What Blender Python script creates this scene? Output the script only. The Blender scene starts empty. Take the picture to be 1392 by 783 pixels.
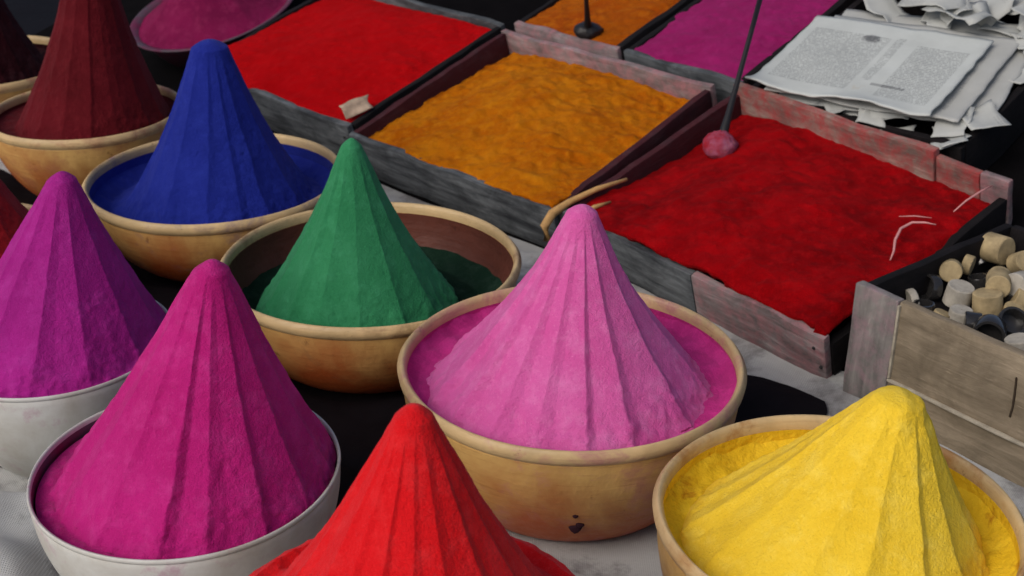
import bpy, math, random
import numpy as np
from mathutils import Vector, Matrix
R_ = math.radians
scene = bpy.context.scene
C = scene.collection

# ------------------------------------------------------------------ camera, sky, sun, exposure
cam_d = bpy.data.cameras.new('camera')
cam_d.sensor_width = 36.0
cam_d.lens = 46.55
cam_d.clip_start = 0.02
cam_d.clip_end = 200.0
cam_d.dof.use_dof = True
cam_d.dof.focus_distance = 1.08
cam_d.dof.aperture_fstop = 14.0
cam = bpy.data.objects.new('camera', cam_d)
C.objects.link(cam)
cam.location = (0, 0, 0.72)
cam.rotation_euler = (R_(90 - 26.31), 0, 0)
scene.camera = cam

SUN_DIR = Vector((-0.56, -0.52, 0.66)).normalized()      # towards the sun: from the left
world = bpy.data.worlds.new('World')
scene.world = world
world.use_nodes = True
wn = world.node_tree
sky = wn.nodes.new('ShaderNodeTexSky')
sky.sky_type = 'NISHITA'
sky.sun_disc = False
sky.sun_elevation = math.asin(SUN_DIR.z)
sky.sun_rotation = math.atan2(SUN_DIR.x, SUN_DIR.y)
sky.air_density = 0.7
sky.dust_density = 3.0
sky.ozone_density = 0.2
bg = wn.nodes['Background']
bg.inputs['Strength'].default_value = 0.115
wn.links.new(sky.outputs[0], bg.inputs[0])

sun_d = bpy.data.lights.new('sun', 'SUN')
sun_d.energy = 1.3
sun_d.angle = R_(42)
sun_d.color = (1.0, 0.955, 0.9)
sun = bpy.data.objects.new('sun', sun_d)
C.objects.link(sun)
sun.rotation_euler = SUN_DIR.to_track_quat('Z', 'Y').to_euler()
sun.location = SUN_DIR * 6

vs = scene.view_settings
vs.view_transform = 'Standard'
vs.look = 'None'
vs.exposure = 0.08
vs.gamma = 1.0
vs.use_curve_mapping = False

# ------------------------------------------------------------------ noise (numpy)
def _hash(i, j, k, seed):
    n = (i * 374761393 + j * 668265263 + k * 2147483647 + seed * 1274126177) & 0xffffffff
    n = ((n ^ (n >> 13)) * 1274126177) & 0xffffffff
    n = (n ^ (n >> 16)) & 0xffff
    return n / 32767.5 - 1.0
def vnoise(p, scale, seed=0):
    q = np.asarray(p, float) * scale
    i = np.floor(q).astype(np.int64)
    f = q - i
    f = f * f * (3 - 2 * f)
    r = 0
    for dx in (0, 1):
        wx = f[:, 0] if dx else 1 - f[:, 0]
        for dy in (0, 1):
            wy = f[:, 1] if dy else 1 - f[:, 1]
            for dz in (0, 1):
                wz = f[:, 2] if dz else 1 - f[:, 2]
                r = r + wx * wy * wz * _hash(i[:, 0] + dx, i[:, 1] + dy, i[:, 2] + dz, seed)
    return r
def fbm(p, scale, octv=3, seed=0):
    a, s, r = 1.0, scale, 0
    for o in range(octv):
        r = r + a * vnoise(p, s, seed + o * 17)
        a *= 0.5
        s *= 2.03
    return r
def sstep(a, b, x):
    t = np.clip((x - a) / (b - a), 0, 1)
    return t * t * (3 - 2 * t)

# ------------------------------------------------------------------ mesh helpers
def link(name, me, mat=None, parent=None):
    o = bpy.data.objects.new(name, me)
    C.objects.link(o)
    if mat is not None and me is not None and not me.materials:
        me.materials.append(mat)
    if parent is not None:
        o.parent = parent
    return o
def mesh(verts, faces, smooth=True, name='mesh'):
    me = bpy.data.meshes.new(name)
    me.from_pydata([tuple(v) for v in verts], [], faces)
    if smooth:
        me.polygons.foreach_set('use_smooth', [True] * len(me.polygons))
    me.update()
    return me
def grid_mesh(P, wrap=False, smooth=True):
    """P: (n, m, 3) array of points -> quads; wrap closes the second axis."""
    n, m = P.shape[:2]
    me = bpy.data.meshes.new('grid')
    V = P.reshape(-1, 3)
    I = np.arange(n * m).reshape(n, m)
    if wrap:
        A = I[:-1, :]; B = np.roll(I, -1, 1)[:-1, :]; D = I[1:, :]; E = np.roll(I, -1, 1)[1:, :]
    else:
        A = I[:-1, :-1]; B = I[:-1, 1:]; D = I[1:, :-1]; E = I[1:, 1:]
    Q = np.stack([A, D, E, B], -1).reshape(-1, 4)
    me.vertices.add(len(V)); me.vertices.foreach_set('co', V.astype(np.float32).ravel())
    me.loops.add(Q.size); me.loops.foreach_set('vertex_index', Q.astype(np.int32).ravel())
    me.polygons.add(len(Q))
    me.polygons.foreach_set('loop_start', np.arange(0, Q.size, 4, dtype=np.int32))
    if smooth:
        me.polygons.foreach_set('use_smooth', np.ones(len(Q), bool))
    me.update(calc_edges=True)
    me.validate()
    return me
def lathe(profile, seg=96, wob=0.0, seed=0):
    pr = np.array(profile, float)
    th = np.linspace(0, 2 * math.pi, seg, endpoint=False)
    P = np.zeros((len(pr), seg, 3))
    rr = pr[:, 0][:, None] * np.ones(seg)[None]
    if wob:
        ph = random.Random(seed).random() * 6
        rr = rr * (1 + wob * np.sin(2 * th + ph)[None] + 0.5 * wob * np.sin(5 * th + 2 * ph)[None])
    P[..., 0] = rr * np.cos(th); P[..., 1] = rr * np.sin(th); P[..., 2] = pr[:, 1][:, None]
    return grid_mesh(P, wrap=True)
def box_mesh(x0, x1, y0, y1, z0, z1, bev=0.0015, seed=None, rough=0.0, cuts=10):
    """bevelled board; with rough > 0 its long edges are worn and uneven"""
    import bmesh
    bm = bmesh.new()
    bmesh.ops.create_cube(bm, size=1)
    for v in bm.verts:
        v.co = Vector((x0 + (v.co.x + .5) * (x1 - x0), y0 + (v.co.y + .5) * (y1 - y0), z0 + (v.co.z + .5) * (z1 - z0)))
    if rough:
        d = (x1 - x0, y1 - y0, z1 - z0)
        ax = d.index(max(d))
        ed = [e for e in bm.edges if abs((e.verts[0].co - e.verts[1].co)[ax]) > 1e-5]
        bmesh.ops.subdivide_edges(bm, edges=ed, cuts=cuts, use_grid_fill=True)
    bmesh.ops.bevel(bm, geom=[e for e in bm.edges if len(e.link_faces) == 2 and e.calc_face_angle() > 1.0], offset=bev, segments=2, affect='EDGES', profile=.6)
    if rough:
        co = np.array([v.co[:] for v in bm.verts])
        s = seed or 1
        D = np.stack([vnoise(co + 3.1, 22, s), vnoise(co + 7.7, 22, s + 1), vnoise(co + 1.3, 22, s + 2)], 1) * rough
        D += np.stack([vnoise(co, 90, s + 3), vnoise(co + 5, 90, s + 4), vnoise(co + 9, 90, s + 5)], 1) * rough * 0.5
        for v, dd in zip(bm.verts, D):
            v.co += Vector(dd)
    me = bpy.data.meshes.new('board')
    bm.to_mesh(me); bm.free()
    me.polygons.foreach_set('use_smooth', [True] * len(me.polygons))
    me.set_sharp_from_angle(angle=R_(40))
    return me
def tube_mesh(pts, rad, seg=10):
    pts = [Vector(p) for p in pts]
    n = len(pts)
    rad = rad if hasattr(rad, '__len__') else [rad] * n
    P = np.zeros((n + 2, seg, 3))
    up = Vector((0.13, 0.21, 1)).normalized()
    for i in range(n):
        t = (pts[min(i + 1, n - 1)] - pts[max(i - 1, 0)]).normalized()
        a = t.cross(up); a.normalize(); b = t.cross(a)
        for k in range(seg):
            an = 2 * math.pi * k / seg
            P[i + 1, k] = pts[i] + (a * math.cos(an) + b * math.sin(an)) * rad[i]
    P[0, :] = pts[0]; P[-1, :] = pts[-1]
    return grid_mesh(P, wrap=True)
def tag(o, label, cat, group=None):
    o['label'] = label; o['category'] = cat
    if group: o['group'] = group
    return o
def thing(name, label, cat, loc=(0, 0, 0), rotz=0, group=None):
    o = bpy.data.objects.new(name, None)
    o.empty_display_size = 0.05
    C.objects.link(o)
    o.location = loc; o.rotation_euler = (0, 0, rotz)
    return tag(o, label, cat, group)

# ------------------------------------------------------------------ materials
class NB:
    def __init__(self, name):
        self.m = bpy.data.materials.new(name)
        self.m.use_nodes = True
        self.t = self.m.node_tree
        self.p = self.t.nodes['Principled BSDF']
    def n(self, typ, **kw):
        nd = self.t.nodes.new(typ)
        for k, v in kw.items():
            if k.startswith('i_'):
                key = k[2:]
                key = int(key) if key.isdigit() else key
                nd.inputs[key].default_value = v
            else:
                setattr(nd, k, v)
        return nd
    def l(self, a, b): self.t.links.new(a, b)
    def coord(self, scale=(1, 1, 1), kind='Object', loc=(0, 0, 0)):
        tc = self.n('ShaderNodeTexCoord')
        mp = self.n('ShaderNodeMapping')
        mp.inputs['Scale'].default_value = scale
        mp.inputs['Location'].default_value = loc
        self.l(tc.outputs[kind], mp.inputs[0])
        return mp.outputs[0]
    def noise(self, vec, scale, detail=4, rough=0.55, dist=0.0):
        nd = self.n('ShaderNodeTexNoise')
        nd.inputs['Scale'].default_value = scale; nd.inputs['Detail'].default_value = detail
        nd.inputs['Roughness'].default_value = rough; nd.inputs['Distortion'].default_value = dist
        self.l(vec, nd.inputs['Vector'])
        return nd.outputs['Fac']
    def ramp(self, fac, stops):
        nd = self.n('ShaderNodeValToRGB')
        cr = nd.color_ramp
        while len(cr.elements) < len(stops): cr.elements.new(0.5)
        for e, (p, c) in zip(cr.elements, stops):
            e.position = p
            e.color = (c, c, c, 1) if not hasattr(c, '__len__') else (*c[:3], 1)
        self.l(fac, nd.inputs[0])
        return nd.outputs[0]
    def mix(self, fac, a, b, mode='MIX'):
        nd = self.n('ShaderNodeMix', data_type='RGBA', blend_type=mode)
        for s, v in ((0, fac), (6, a), (7, b)):
            if hasattr(v, 'is_linked') or hasattr(v, 'links'): self.l(v, nd.inputs[s])
            elif s == 0: nd.inputs[0].default_value = v
            else: nd.inputs[s].default_value = (*v[:3], 1)
        return nd.outputs[2]
    def math(self, op, a, b=None, c=None):
        nd = self.n('ShaderNodeMath', operation=op)
        for i, v in enumerate((a, b, c)):
            if v is None: continue
            if hasattr(v, 'links'): self.l(v, nd.inputs[i])
            else: nd.inputs[i].default_value = v
        return nd.outputs[0]
    def bump(self, h, strength, dist, prev=None):
        nd = self.n('ShaderNodeBump')
        nd.inputs['Strength'].default_value = strength; nd.inputs['Distance'].default_value = dist
        self.l(h, nd.inputs['Height'])
        if prev is not None: self.l(prev, nd.inputs['Normal'])
        return nd.outputs[0]
    def done(self, col=None, rough=None, normal=None, spec=0.3, metal=0.0, sheen=0.0, sheen_rough=0.5, sheen_tint=(1, 1, 1)):
        p = self.p
        if col is not None:
            if hasattr(col, 'links'): self.l(col, p.inputs['Base Color'])
            else: p.inputs['Base Color'].default_value = (*col[:3], 1)
        if rough is not None:
            if hasattr(rough, 'links'): self.l(rough, p.inputs['Roughness'])
            else: p.inputs['Roughness'].default_value = rough
        if normal is not None: self.l(normal, p.inputs['Normal'])
        p.inputs['Specular IOR Level'].default_value = spec
        p.inputs['Metallic'].default_value = metal
        p.inputs['Sheen Weight'].default_value = sheen
        p.inputs['Sheen Roughness'].default_value = sheen_rough
        p.inputs['Sheen Tint'].default_value = (*sheen_tint, 1)
        return self.m

def powder_mat(name, col, dark=None, pale=None, sheen=0.25, tint=(1, .9, .92), grain=0.5, clump=0.35, rough=.9, spec=.14):
    b = NB(name)
    v = b.coord()
    big = b.noise(v, 14, 4, .6)
    mid = b.noise(v, 60, 5, .65)
    fine = b.noise(v, 620, 3, .75)
    dark = dark or tuple(c * .72 for c in col)
    pale = pale or tuple(min(1, c * 1.18 + .012) for c in col)
    c1 = b.mix(b.ramp(big, [(.36, 0), (.66, 1)]), dark, col)
    c2 = b.mix(b.ramp(mid, [(.48, 0), (.75, .8)]), c1, pale)
    c3 = b.mix(b.ramp(fine, [(.56, 0), (.74, .75)]), c2, tuple(x * .82 for x in dark))
    c3 = b.mix(b.ramp(b.noise(v, 480, 2, .6), [(.62, 0), (.74, .55)]), c3, pale)
    n1 = b.bump(mid, clump, .0016)
    n2 = b.bump(fine, grain, .0026, n1)
    n2 = b.bump(b.noise(v, 260, 3, .7), grain, .0020, n2)
    return b.done(c3, rough, n2, spec=spec, sheen=sheen * .25, sheen_rough=.45, sheen_tint=tint)

def clay_mat(name, col, low, rim=False, dust=None):
    b = NB(name)
    v = b.coord()
    big = b.noise(v, 9, 5, .62, .4)
    fine = b.noise(v, 120, 4, .7)
    spots = b.noise(v, 38, 5, .75)
    sep = b.n('ShaderNodeSeparateXYZ')
    b.l(v, sep.inputs[0])
    c = b.mix(b.ramp(big, [(.35, 0), (.68, 1)]), tuple(x * .62 for x in col), col)
    if not rim:
        h = b.math('ADD', sep.outputs[2], b.math('MULTIPLY', b.math('SUBTRACT', big, .5), .17))
        c = b.mix(b.ramp(h, [(.028, 1), (.112, 0)]), c, low)             # blends to the redder low colour towards the foot
    c = b.mix(b.ramp(spots, [(.63, 0), (.72, .8)]), c, tuple(x * .3 for x in low))
    if dust:
        dz = b.noise(b.coord(loc=(2, 7, 4)), 17, 6, .72, .4)
        c = b.mix(b.ramp(dz, [(.50, 0), (.66, .7 if rim else .5)]), c, dust)
    scr = b.noise(b.coord((6, 6, 90)), 3, 5, .7)
    c = b.mix(b.ramp(scr, [(.56, 0), (.72, .35)]), c, tuple(x * .55 for x in low))
    nrm = b.bump(fine, .35, .0012)
    nrm = b.bump(b.noise(b.coord((3, 3, 60)), 2, 3), .3, .002, nrm)
    nrm = b.bump(big, .4, .006, nrm)
    return b.done(c, b.ramp(fine, [(.3, .34), (.7, .58)]), nrm, spec=.35)

def wood_mat(name, col, dark, axis=0, stain=None, stain_lo=.5, stain_amt=.8):
    b = NB(name)
    sc = [60, 60, 60]; sc[axis] = 8
    v = b.coord(tuple(sc))
    oi = b.n('ShaderNodeObjectInfo')
    va = b.n('ShaderNodeVectorMath', operation='ADD')
    b.l(v, va.inputs[0])
    sv = b.n('ShaderNodeVectorMath', operation='SCALE')
    sv.inputs[0].default_value = (31, 17, 23)
    b.l(oi.outputs['Random'], sv.inputs['Scale']); b.l(sv.outputs[0], va.inputs[1])
    g = b.noise(va.outputs[0], 1.4, 6, .68, .6)
    g2 = b.noise(va.outputs[0], 5, 4, .7)
    blot = b.noise(b.coord((1, 1, 1)), 16, 5, .65, .5)
    c = b.mix(b.ramp(g, [(.30, 0), (.68, 1)]), dark, col)
    c = b.mix(b.ramp(blot, [(.36, .65), (.6, 0)]), c, tuple(x * .6 for x in dark))
    c = b.mix(b.ramp(g2, [(.62, 0), (.78, .45)]), c, tuple(min(1, x * 1.6) for x in col))
    if stain:
        st = b.noise(b.coord((1, 1, 1), loc=(3, 5, 1)), 42, 6, .72, .3)
        c = b.mix(b.ramp(st, [(stain_lo - .12, 0), (stain_lo + .14, stain_amt)]), c, stain)
    nrm = b.bump(g, .6, .0025)
    nrm = b.bump(g2, .35, .0012, nrm)
    return b.done(c, .85, nrm, spec=.2)

def plain_mat(name, col, rough=.6, spec=.3, metal=0.0, var=.25, scale=40, bump=.15, bd=.001):
    b = NB(name)
    v = b.coord()
    nz = b.noise(v, scale, 5, .65)
    c = b.mix(b.ramp(nz, [(.3, 0), (.7, 1)]), tuple(x * (1 - var) for x in col), tuple(min(1, x * (1 + var * .5)) for x in col))
    return b.done(c, rough, b.bump(nz, bump, bd), spec=spec, metal=metal)

M = {}
M['pink'] = powder_mat('pink_powder', (.66, .125, .385), (.61, .085, .32), (.71, .20, .46), .5, (1, .75, .9))
M['pink_wall'] = powder_mat('deep_pink_powder', (.58, .028, .24), sheen=.1, spec=.2)
M['magenta'] = powder_mat('magenta_powder', (.47, .012, .18), (.40, .008, .145), (.52, .035, .23), .45, (1, .6, .85))
M['purple'] = powder_mat('purple_powder', (.36, .014, .225), (.30, .010, .185), (.40, .030, .27), .3, (.95, .6, 1))
M['red'] = powder_mat('red_powder', (.68, .007, .011), (.61, .004, .007), (.71, .026, .030), .5, (1, .55, .58))
M['left_red'] = powder_mat('crimson_powder', (.30, .003, .008), sheen=.2, spec=.2)
M['green'] = powder_mat('green_powder', (.032, .225, .090), (.022, .185, .070), (.048, .275, .122), .35, (.6, 1, .85))
M['blue'] = powder_mat('blue_powder', (.011, .022, .245), (.008, .017, .205), (.018, .033, .29), .3, (.55, .6, 1))
M['yellow'] = powder_mat('yellow_powder', (.89, .615, .045), (.83, .535, .025), (.93, .69, .095), .25, (1, .9, .5))
M['maroon'] = powder_mat('maroon_powder', (.105, .003, .008), (.078, .002, .005), (.135, .008, .013), .3, (1, .5, .5))
M['dark_maroon'] = powder_mat('dark_maroon_powder', (.028, .002, .005), sheen=.1, spec=.1)
M['tray_red'] = powder_mat('bright_red_powder', (.42, .0008, .003), (.35, .0006, .002), (.47, .004, .006), .06, (1, .3, .3), clump=.6, rough=1, spec=.06)
M['tray_red_deep'] = powder_mat('deep_red_powder', (.32, .0008, .003), (.16, .0004, .0018), (.36, .004, .006), .06, (1, .3, .3), clump=.5, rough=1, spec=.06)
M['tray_orange'] = powder_mat('orange_powder', (.46, .145, .003), (.36, .085, .001), (.52, .19, .006), .08, (1, .7, .3), clump=.5, rough=1, spec=.06)
M['tray_orange_deep'] = powder_mat('deep_orange_powder', (.36, .085, .003), (.28, .05, .002), (.42, .12, .006), .08, (1, .7, .3), clump=.6, rough=1, spec=.06)
M['tray_magenta'] = powder_mat('violet_pink_powder', (.27, .010, .105), (.23, .007, .085), (.31, .018, .13), .15, (1, .6, .85), rough=1, spec=.1)
M['dish_magenta'] = powder_mat('dusky_magenta_powder', (.20, .006, .06), sheen=.1, spec=.1)
M['green_shaded'] = powder_mat('shaded_green_powder', (.012, .034, .021), sheen=0, spec=.02)  # green powder darkened in colour, for the shade inside the bowl
def stained_yellow():
    b = NB('orange_stained_yellow_powder')
    v = b.coord()
    st = b.noise(v, 26, 5, .7, .4)
    c = b.mix(b.ramp(b.noise(v, 60, 4), [(.4, 0), (.7, 1)]), (.74, .47, .018), (.84, .56, .03))
    c = b.mix(b.ramp(st, [(.60, 0), (.70, .8)]), c, (.42, .14, .008))
    return b.done(c, 1.0, b.bump(b.noise(v, 140, 5), .7, .004), spec=.1)
M['yellow_wall'] = stained_yellow()
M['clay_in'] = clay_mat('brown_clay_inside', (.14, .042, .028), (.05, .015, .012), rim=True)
def enamel():
    b = NB('worn_white_enamel')
    v = b.coord()
    n1 = b.noise(v, 14, 5, .65, .3); n2 = b.noise(b.coord(loc=(5, 1, 3)), 30, 6, .72)
    c = b.mix(b.ramp(n1, [(.35, 0), (.7, 1)]), (.42, .40, .35), (.60, .61, .58))
    c = b.mix(b.ramp(n2, [(.56, 0), (.70, .55)]), c, (.40, .18, .28))
    return b.done(c, .45, b.bump(n2, .2, .001), spec=.4)
M['enamel'] = enamel()
M['steel'] = plain_mat('dull_steel', (.50, .48, .50), .36, .5, .85, .3, 30, .12)
def dusty():
    b = NB('dust_filmed_metal')
    v = b.coord()
    st = b.noise(v, 18, 5, .65, .3)
    c = b.mix(b.ramp(st, [(.40, 0), (.62, .9)]), (.09, .065, .085), (.16, .010, .055))
    return b.done(c, .55, b.bump(b.noise(v, 90, 4), .3, .001), spec=.4, metal=.25)
M['dusty'] = dusty()
M['wood_grey'] = wood_mat('weathered_grey_wood', (.165, .18, .19), (.022, .025, .030))
M['wood_grey_v'] = wood_mat('weathered_grey_wood_across', (.14, .14, .14), (.04, .036, .036), 1)
M['wood_pale'] = wood_mat('bleached_dusted_wood', (.36, .31, .31), (.14, .10, .10), 0, (.42, .17, .19), .55, .7)
M['wood_red'] = wood_mat('red_stained_wood', (.40, .31, .26), (.13, .085, .075), 0, (.34, .03, .035), .50, .8)
M['wood_maroon'] = wood_mat('maroon_stained_wood', (.085, .035, .04), (.03, .012, .016), 1, (.05, .009, .013), .42, .9)
M['wood_black'] = wood_mat('blackened_wood', (.012, .009, .010), (.004, .0035, .004), 1)
M['wood_box'] = wood_mat('dry_beige_wood', (.33, .27, .19), (.17, .135, .09), 0)
M['wood_box_grey'] = wood_mat('greyed_box_wood', (.30, .28, .26), (.13, .12, .115), 2, (.36, .20, .24), .58, .6)
M['wood_crack'] = plain_mat('dark_split_wood', (.05, .036, .025), .9, .1)
M['trim'] = plain_mat('pale_bare_wood', (.40, .36, .28), .8, .2, 0, .4, 60, .4)
M['straw'] = plain_mat('split_cane', (.52, .30, .11), .6, .3, 0, .3, 120, .4)
M['black'] = plain_mat('blackened_iron', (.012, .011, .012), .5, .4, 0, .3, 60, .3)
M['cork'] = plain_mat('pale_turned_wood', (.40, .31, .17), .75, .2, 0, .5, 45, .4)
M['cork_white'] = plain_mat('chalky_turned_wood', (.42, .39, .33), .75, .2, 0, .4, 45, .4)
M['vial'] = plain_mat('dark_glass', (.025, .024, .024), .12, .6, 0, .2, 30, .05)
M['vial_rim'] = plain_mat('chipped_glass_lip', (.22, .21, .19), .25, .5)
M['brown_paper'] = plain_mat('stained_brown_paper', (.40, .30, .22), .85, .2, 0, .6, 40, .4)
M['thread'] = plain_mat('pale_pink_fibre', (.62, .28, .27), .8, .2)
M['chip'] = plain_mat('dark_seed_husk', (.03, .008, .015), .8, .2)

def cloth_material():
    b = NB('grubby_white_cloth')
    v = b.coord()
    big = b.noise(v, 3.2, 5, .6, .4)
    mid = b.noise(v, 17, 5, .65)
    c = b.mix(b.ramp(big, [(.35, 0), (.65, 1)]), (.30, .295, .285), (.50, .51, .50))
    c = b.mix(b.ramp(mid, [(.5, 0), (.75, .5)]), c, (.30, .27, .26))
    dt = b.noise(b.coord(loc=(1.62, 3.1, 2)), 6.5, 8, .72, .3)
    c = b.mix(b.ramp(dt, [(.50, 0), (.62, .8)]), c, (.11, .10, .098))
    sp = b.noise(b.coord(loc=(4, 2, 7)), 9, 6, .75)
    c = b.mix(b.ramp(sp, [(.62, 0), (.76, .45)]), c, (.26, .07, .12))        # spilt colour trodden into the cloth
    w1 = b.n('ShaderNodeTexWave', wave_type='BANDS', bands_direction='X'); w1.inputs['Scale'].default_value = 170; b.l(v, w1.inputs[0])
    w2 = b.n('ShaderNodeTexWave', wave_type='BANDS', bands_direction='Y'); w2.inputs['Scale'].default_value = 170; b.l(v, w2.inputs[0])
    wv = b.math('MULTIPLY', w1.outputs['Fac'], w2.outputs['Fac'])
    nrm = b.bump(wv, .4, .0010)
    nrm = b.bump(mid, .3, .003, nrm)
    return b.done(c, .9, nrm, spec=.15, sheen=.1)
M['cloth'] = cloth_material()
M['shade_black'] = plain_mat('shade_black_sheet', (.006, .0045, .006), .7, .08, 0, .3, 9, .4, .01)  # near-black colour that paints deep shade onto the ground
M['slope'] = plain_mat('shade_black_cover', (.0045, .004, .0045), 1.0, .03, 0, .3, 30, .3)  # near-black colour that puts the shade below and behind the trays into the stand

def news_material(name, base, W, H, seed, strong=1.0):
    """flat print: two columns of tiny lines, a headline and a smudged picture, in the sheet's own coordinates"""
    b = NB(name)
    tc = b.n('ShaderNodeTexCoord')
    sep = b.n('ShaderNodeSeparateXYZ'); b.l(tc.outputs['Object'], sep.inputs[0])
    x, y = sep.outputs[0], sep.outputs[1]
    def rect(x0, x1, y0, y1):
        a = b.math('MULTIPLY', b.math('GREATER_THAN', x, x0), b.math('LESS_THAN', x, x1))
        c = b.math('MULTIPLY', b.math('GREATER_THAN', y, y0), b.math('LESS_THAN', y, y1))
        return b.math('MULTIPLY', a, c)
    lines = b.math('LESS_THAN', b.math('FRACT', b.math('MULTIPLY', y, 260)), .55)
    cmb = b.n('ShaderNodeCombineXYZ')
    b.l(b.math('MULTIPLY', x, 420), cmb.inputs[0]); b.l(b.math('FLOOR', b.math('MULTIPLY', y, 260)), cmb.inputs[1])
    cmb.inputs[2].default_value = seed
    words = b.math('GREATER_THAN', b.noise(cmb.outputs[0], 1.3, 2), .44)
    body = b.math('MULTIPLY', lines, words)
    cols = b.math('ADD', rect(.06 * W, .50 * W, .14 * H, .84 * H), rect(.66 * W, .94 * W, .12 * H, .80 * H))
    narrow = rect(.53 * W, .58 * W, .30 * H, .86 * H)
    ink = b.math('MULTIPLY', body, b.math('MINIMUM', b.math('ADD', cols, narrow), 1))
    head = b.math('MULTIPLY', rect(.60 * W, .78 * W, .245 * H, .275 * H), 1)
    dx_ = b.math('MULTIPLY', b.math('SUBTRACT', x, .40 * W), 1 / (.055 * W)); dy_ = b.math('MULTIPLY', b.math('SUBTRACT', y, .80 * H), 1 / (.05 * H))
    rad = b.math('ADD', b.math('MULTIPLY', dx_, dx_), b.math('MULTIPLY', dy_, dy_))
    rad = b.math('ADD', rad, b.math('MULTIPLY', b.math('SUBTRACT', b.noise(b.coord(), 110, 4, .7), .5), 2.2))
    pic = b.ramp(rad, [(.3, 1), (1.0, 0)])
    ink = b.math('MINIMUM', b.math('ADD', b.math('ADD', b.math('MULTIPLY', ink, .50 * strong), b.math('MULTIPLY', head, .5 * strong)), b.math('MULTIPLY', pic, .8 * strong)), 1)
    nz = b.noise(b.coord(), 14, 5, .6)
    paper = b.mix(b.ramp(nz, [(.35, 0), (.7, 1)]), tuple(v * .86 for v in base), base)
    st = b.noise(b.coord(loc=(9, 4, 2)), 11, 4, .6)
    paper = b.mix(b.ramp(st, [(.68, 0), (.76, .45)]), paper, (.38, .27, .10))
    c = b.mix(ink, paper, (.09, .095, .10))
    nrm = b.bump(b.noise(b.coord(), 26, 4), .25, .003)
    return b.done(c, .85, nrm, spec=.15)
M['scrap'] = news_material('torn_newsprint', (.43, .445, .425), .09, .07, 3, .5)

# ------------------------------------------------------------------ setting
# ground coloured black to stand for the shaded void, running on behind everything
S = 6.0
g = np.linspace(-1, 1, 90)
X, Y = np.meshgrid(g * S, g * S + 2.0, indexing='ij')
Pn = np.stack([X, Y, np.zeros_like(X)], -1)
Pn[..., 2] = -0.012 + 0.004 * fbm(Pn.reshape(-1, 3), 2.0, 3, 5).reshape(X.shape)
o = link('ground', grid_mesh(Pn), M['shade_black']); o['kind'] = 'structure'

# tray frame: u along the front edge, v up the slope, w out of the slope
O = Vector((0.0543, 1.5252, 0.07))
az, tilt = R_(45), R_(16)
U = Vector((math.cos(az), -math.sin(az), 0))
V = Vector((math.sin(az) * math.cos(tilt), math.cos(az) * math.cos(tilt), math.sin(tilt)))
Wv = U.cross(V)
K = .97
def frame(u, v, w):
    p = tw(u, v, w)
    return Matrix(((U.x * K, V.x * K, Wv.x * K, p.x), (U.y * K, V.y * K, Wv.y * K, p.y), (U.z * K, V.z * K, Wv.z * K, p.z), (0, 0, 0, 1)))
def tw(u, v, w): return O + (U * u + V * v + Wv * w) * K

# cloth the bowls stand on, with folds; ends just under the foot of the slope
n1, n2 = 260, 200
us = np.linspace(-1.15, 1.0, n1); vs_ = np.linspace(-1.45, 0.012, n2)
UU, VV = np.meshgrid(us, vs_, indexing='ij')
hx, hy = math.sin(az), math.cos(az)
X = O.x + U.x * UU + hx * VV; Y = O.y + U.y * UU + hy * VV
P0 = np.stack([X, Y, np.zeros_like(X)], -1).reshape(-1, 3)
rel = P0 - np.array([-0.455, 0.885, 0])                        # bunched up in front of the two pale bowls
bun = np.exp(-((rel[:, 0] / .10) ** 2 + (rel[:, 1] / .115) ** 2))
ridge = np.abs(vnoise(P0 @ np.array([[.8, .6, 0], [-.6 * .35, .8 * .35, 0], [0, 0, 1]]).T, 9, 3))
z = 0.004 + 0.0040 * fbm(P0, 7, 3, 11) + .004 * (1 - np.abs(vnoise(P0 @ np.array([[.5, .87, 0], [-.87 * .4, .5 * .4, 0], [0, 0, 1]]).T, 13, 6))) ** 4 + bun * (0.045 + 0.065 * (1 - ridge) ** 2 + .012 * fbm(P0, 14, 2, 4))
CLOTH_C = [(.054, 1.050, .09), (-.155, 1.3, .1), (-.374, 1.554, .1), (-.602, 1.782, .085), (-.266, .893, .085), (-.437, 1.108, .085),
           (-.067, .666, .095), (.237, .786, .09), (-.81, 2.007, .1), (-.599, 1.326, .085)]
for cx, cy, rr in CLOTH_C:
    d = np.hypot(P0[:, 0] - cx, P0[:, 1] - cy)
    k = sstep(rr, rr + (.06 if cx < -.2 and cy < 1.2 else .045), d)
    z = z * k - .001 * (1 - k)
P0[:, 2] = z
o = link('ground_cloth', grid_mesh(P0.reshape(n1, n2, 3)), M['cloth']); o['kind'] = 'structure'

# crumpled black sheets added by the bowls, standing in for the shade there
def shade_sheet(x0, x1, y0, y1, slope, xm, n1, n2, seed):
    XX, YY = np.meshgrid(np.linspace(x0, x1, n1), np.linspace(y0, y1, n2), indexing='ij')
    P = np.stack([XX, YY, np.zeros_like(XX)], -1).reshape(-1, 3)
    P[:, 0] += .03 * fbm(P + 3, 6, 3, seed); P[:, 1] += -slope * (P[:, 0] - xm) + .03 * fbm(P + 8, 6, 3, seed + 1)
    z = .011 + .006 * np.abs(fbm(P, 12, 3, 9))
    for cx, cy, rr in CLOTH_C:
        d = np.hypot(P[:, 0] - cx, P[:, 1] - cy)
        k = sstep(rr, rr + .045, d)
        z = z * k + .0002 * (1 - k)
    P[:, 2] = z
    o = link('ground_shade', grid_mesh(P.reshape(n1, n2, 3)), M['shade_black']); o['kind'] = 'structure'
shade_sheet(-1.05, -.06, 1.09, 1.74, .465, -.55, 120, 90, 21)  # paints the shaded gaps between the left bowls black
shade_sheet(.04, .30, 1.06, 1.275, .62, .20, 50, 40, 31)  # paints the pink bowl's shadow on the cloth beside it

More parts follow.
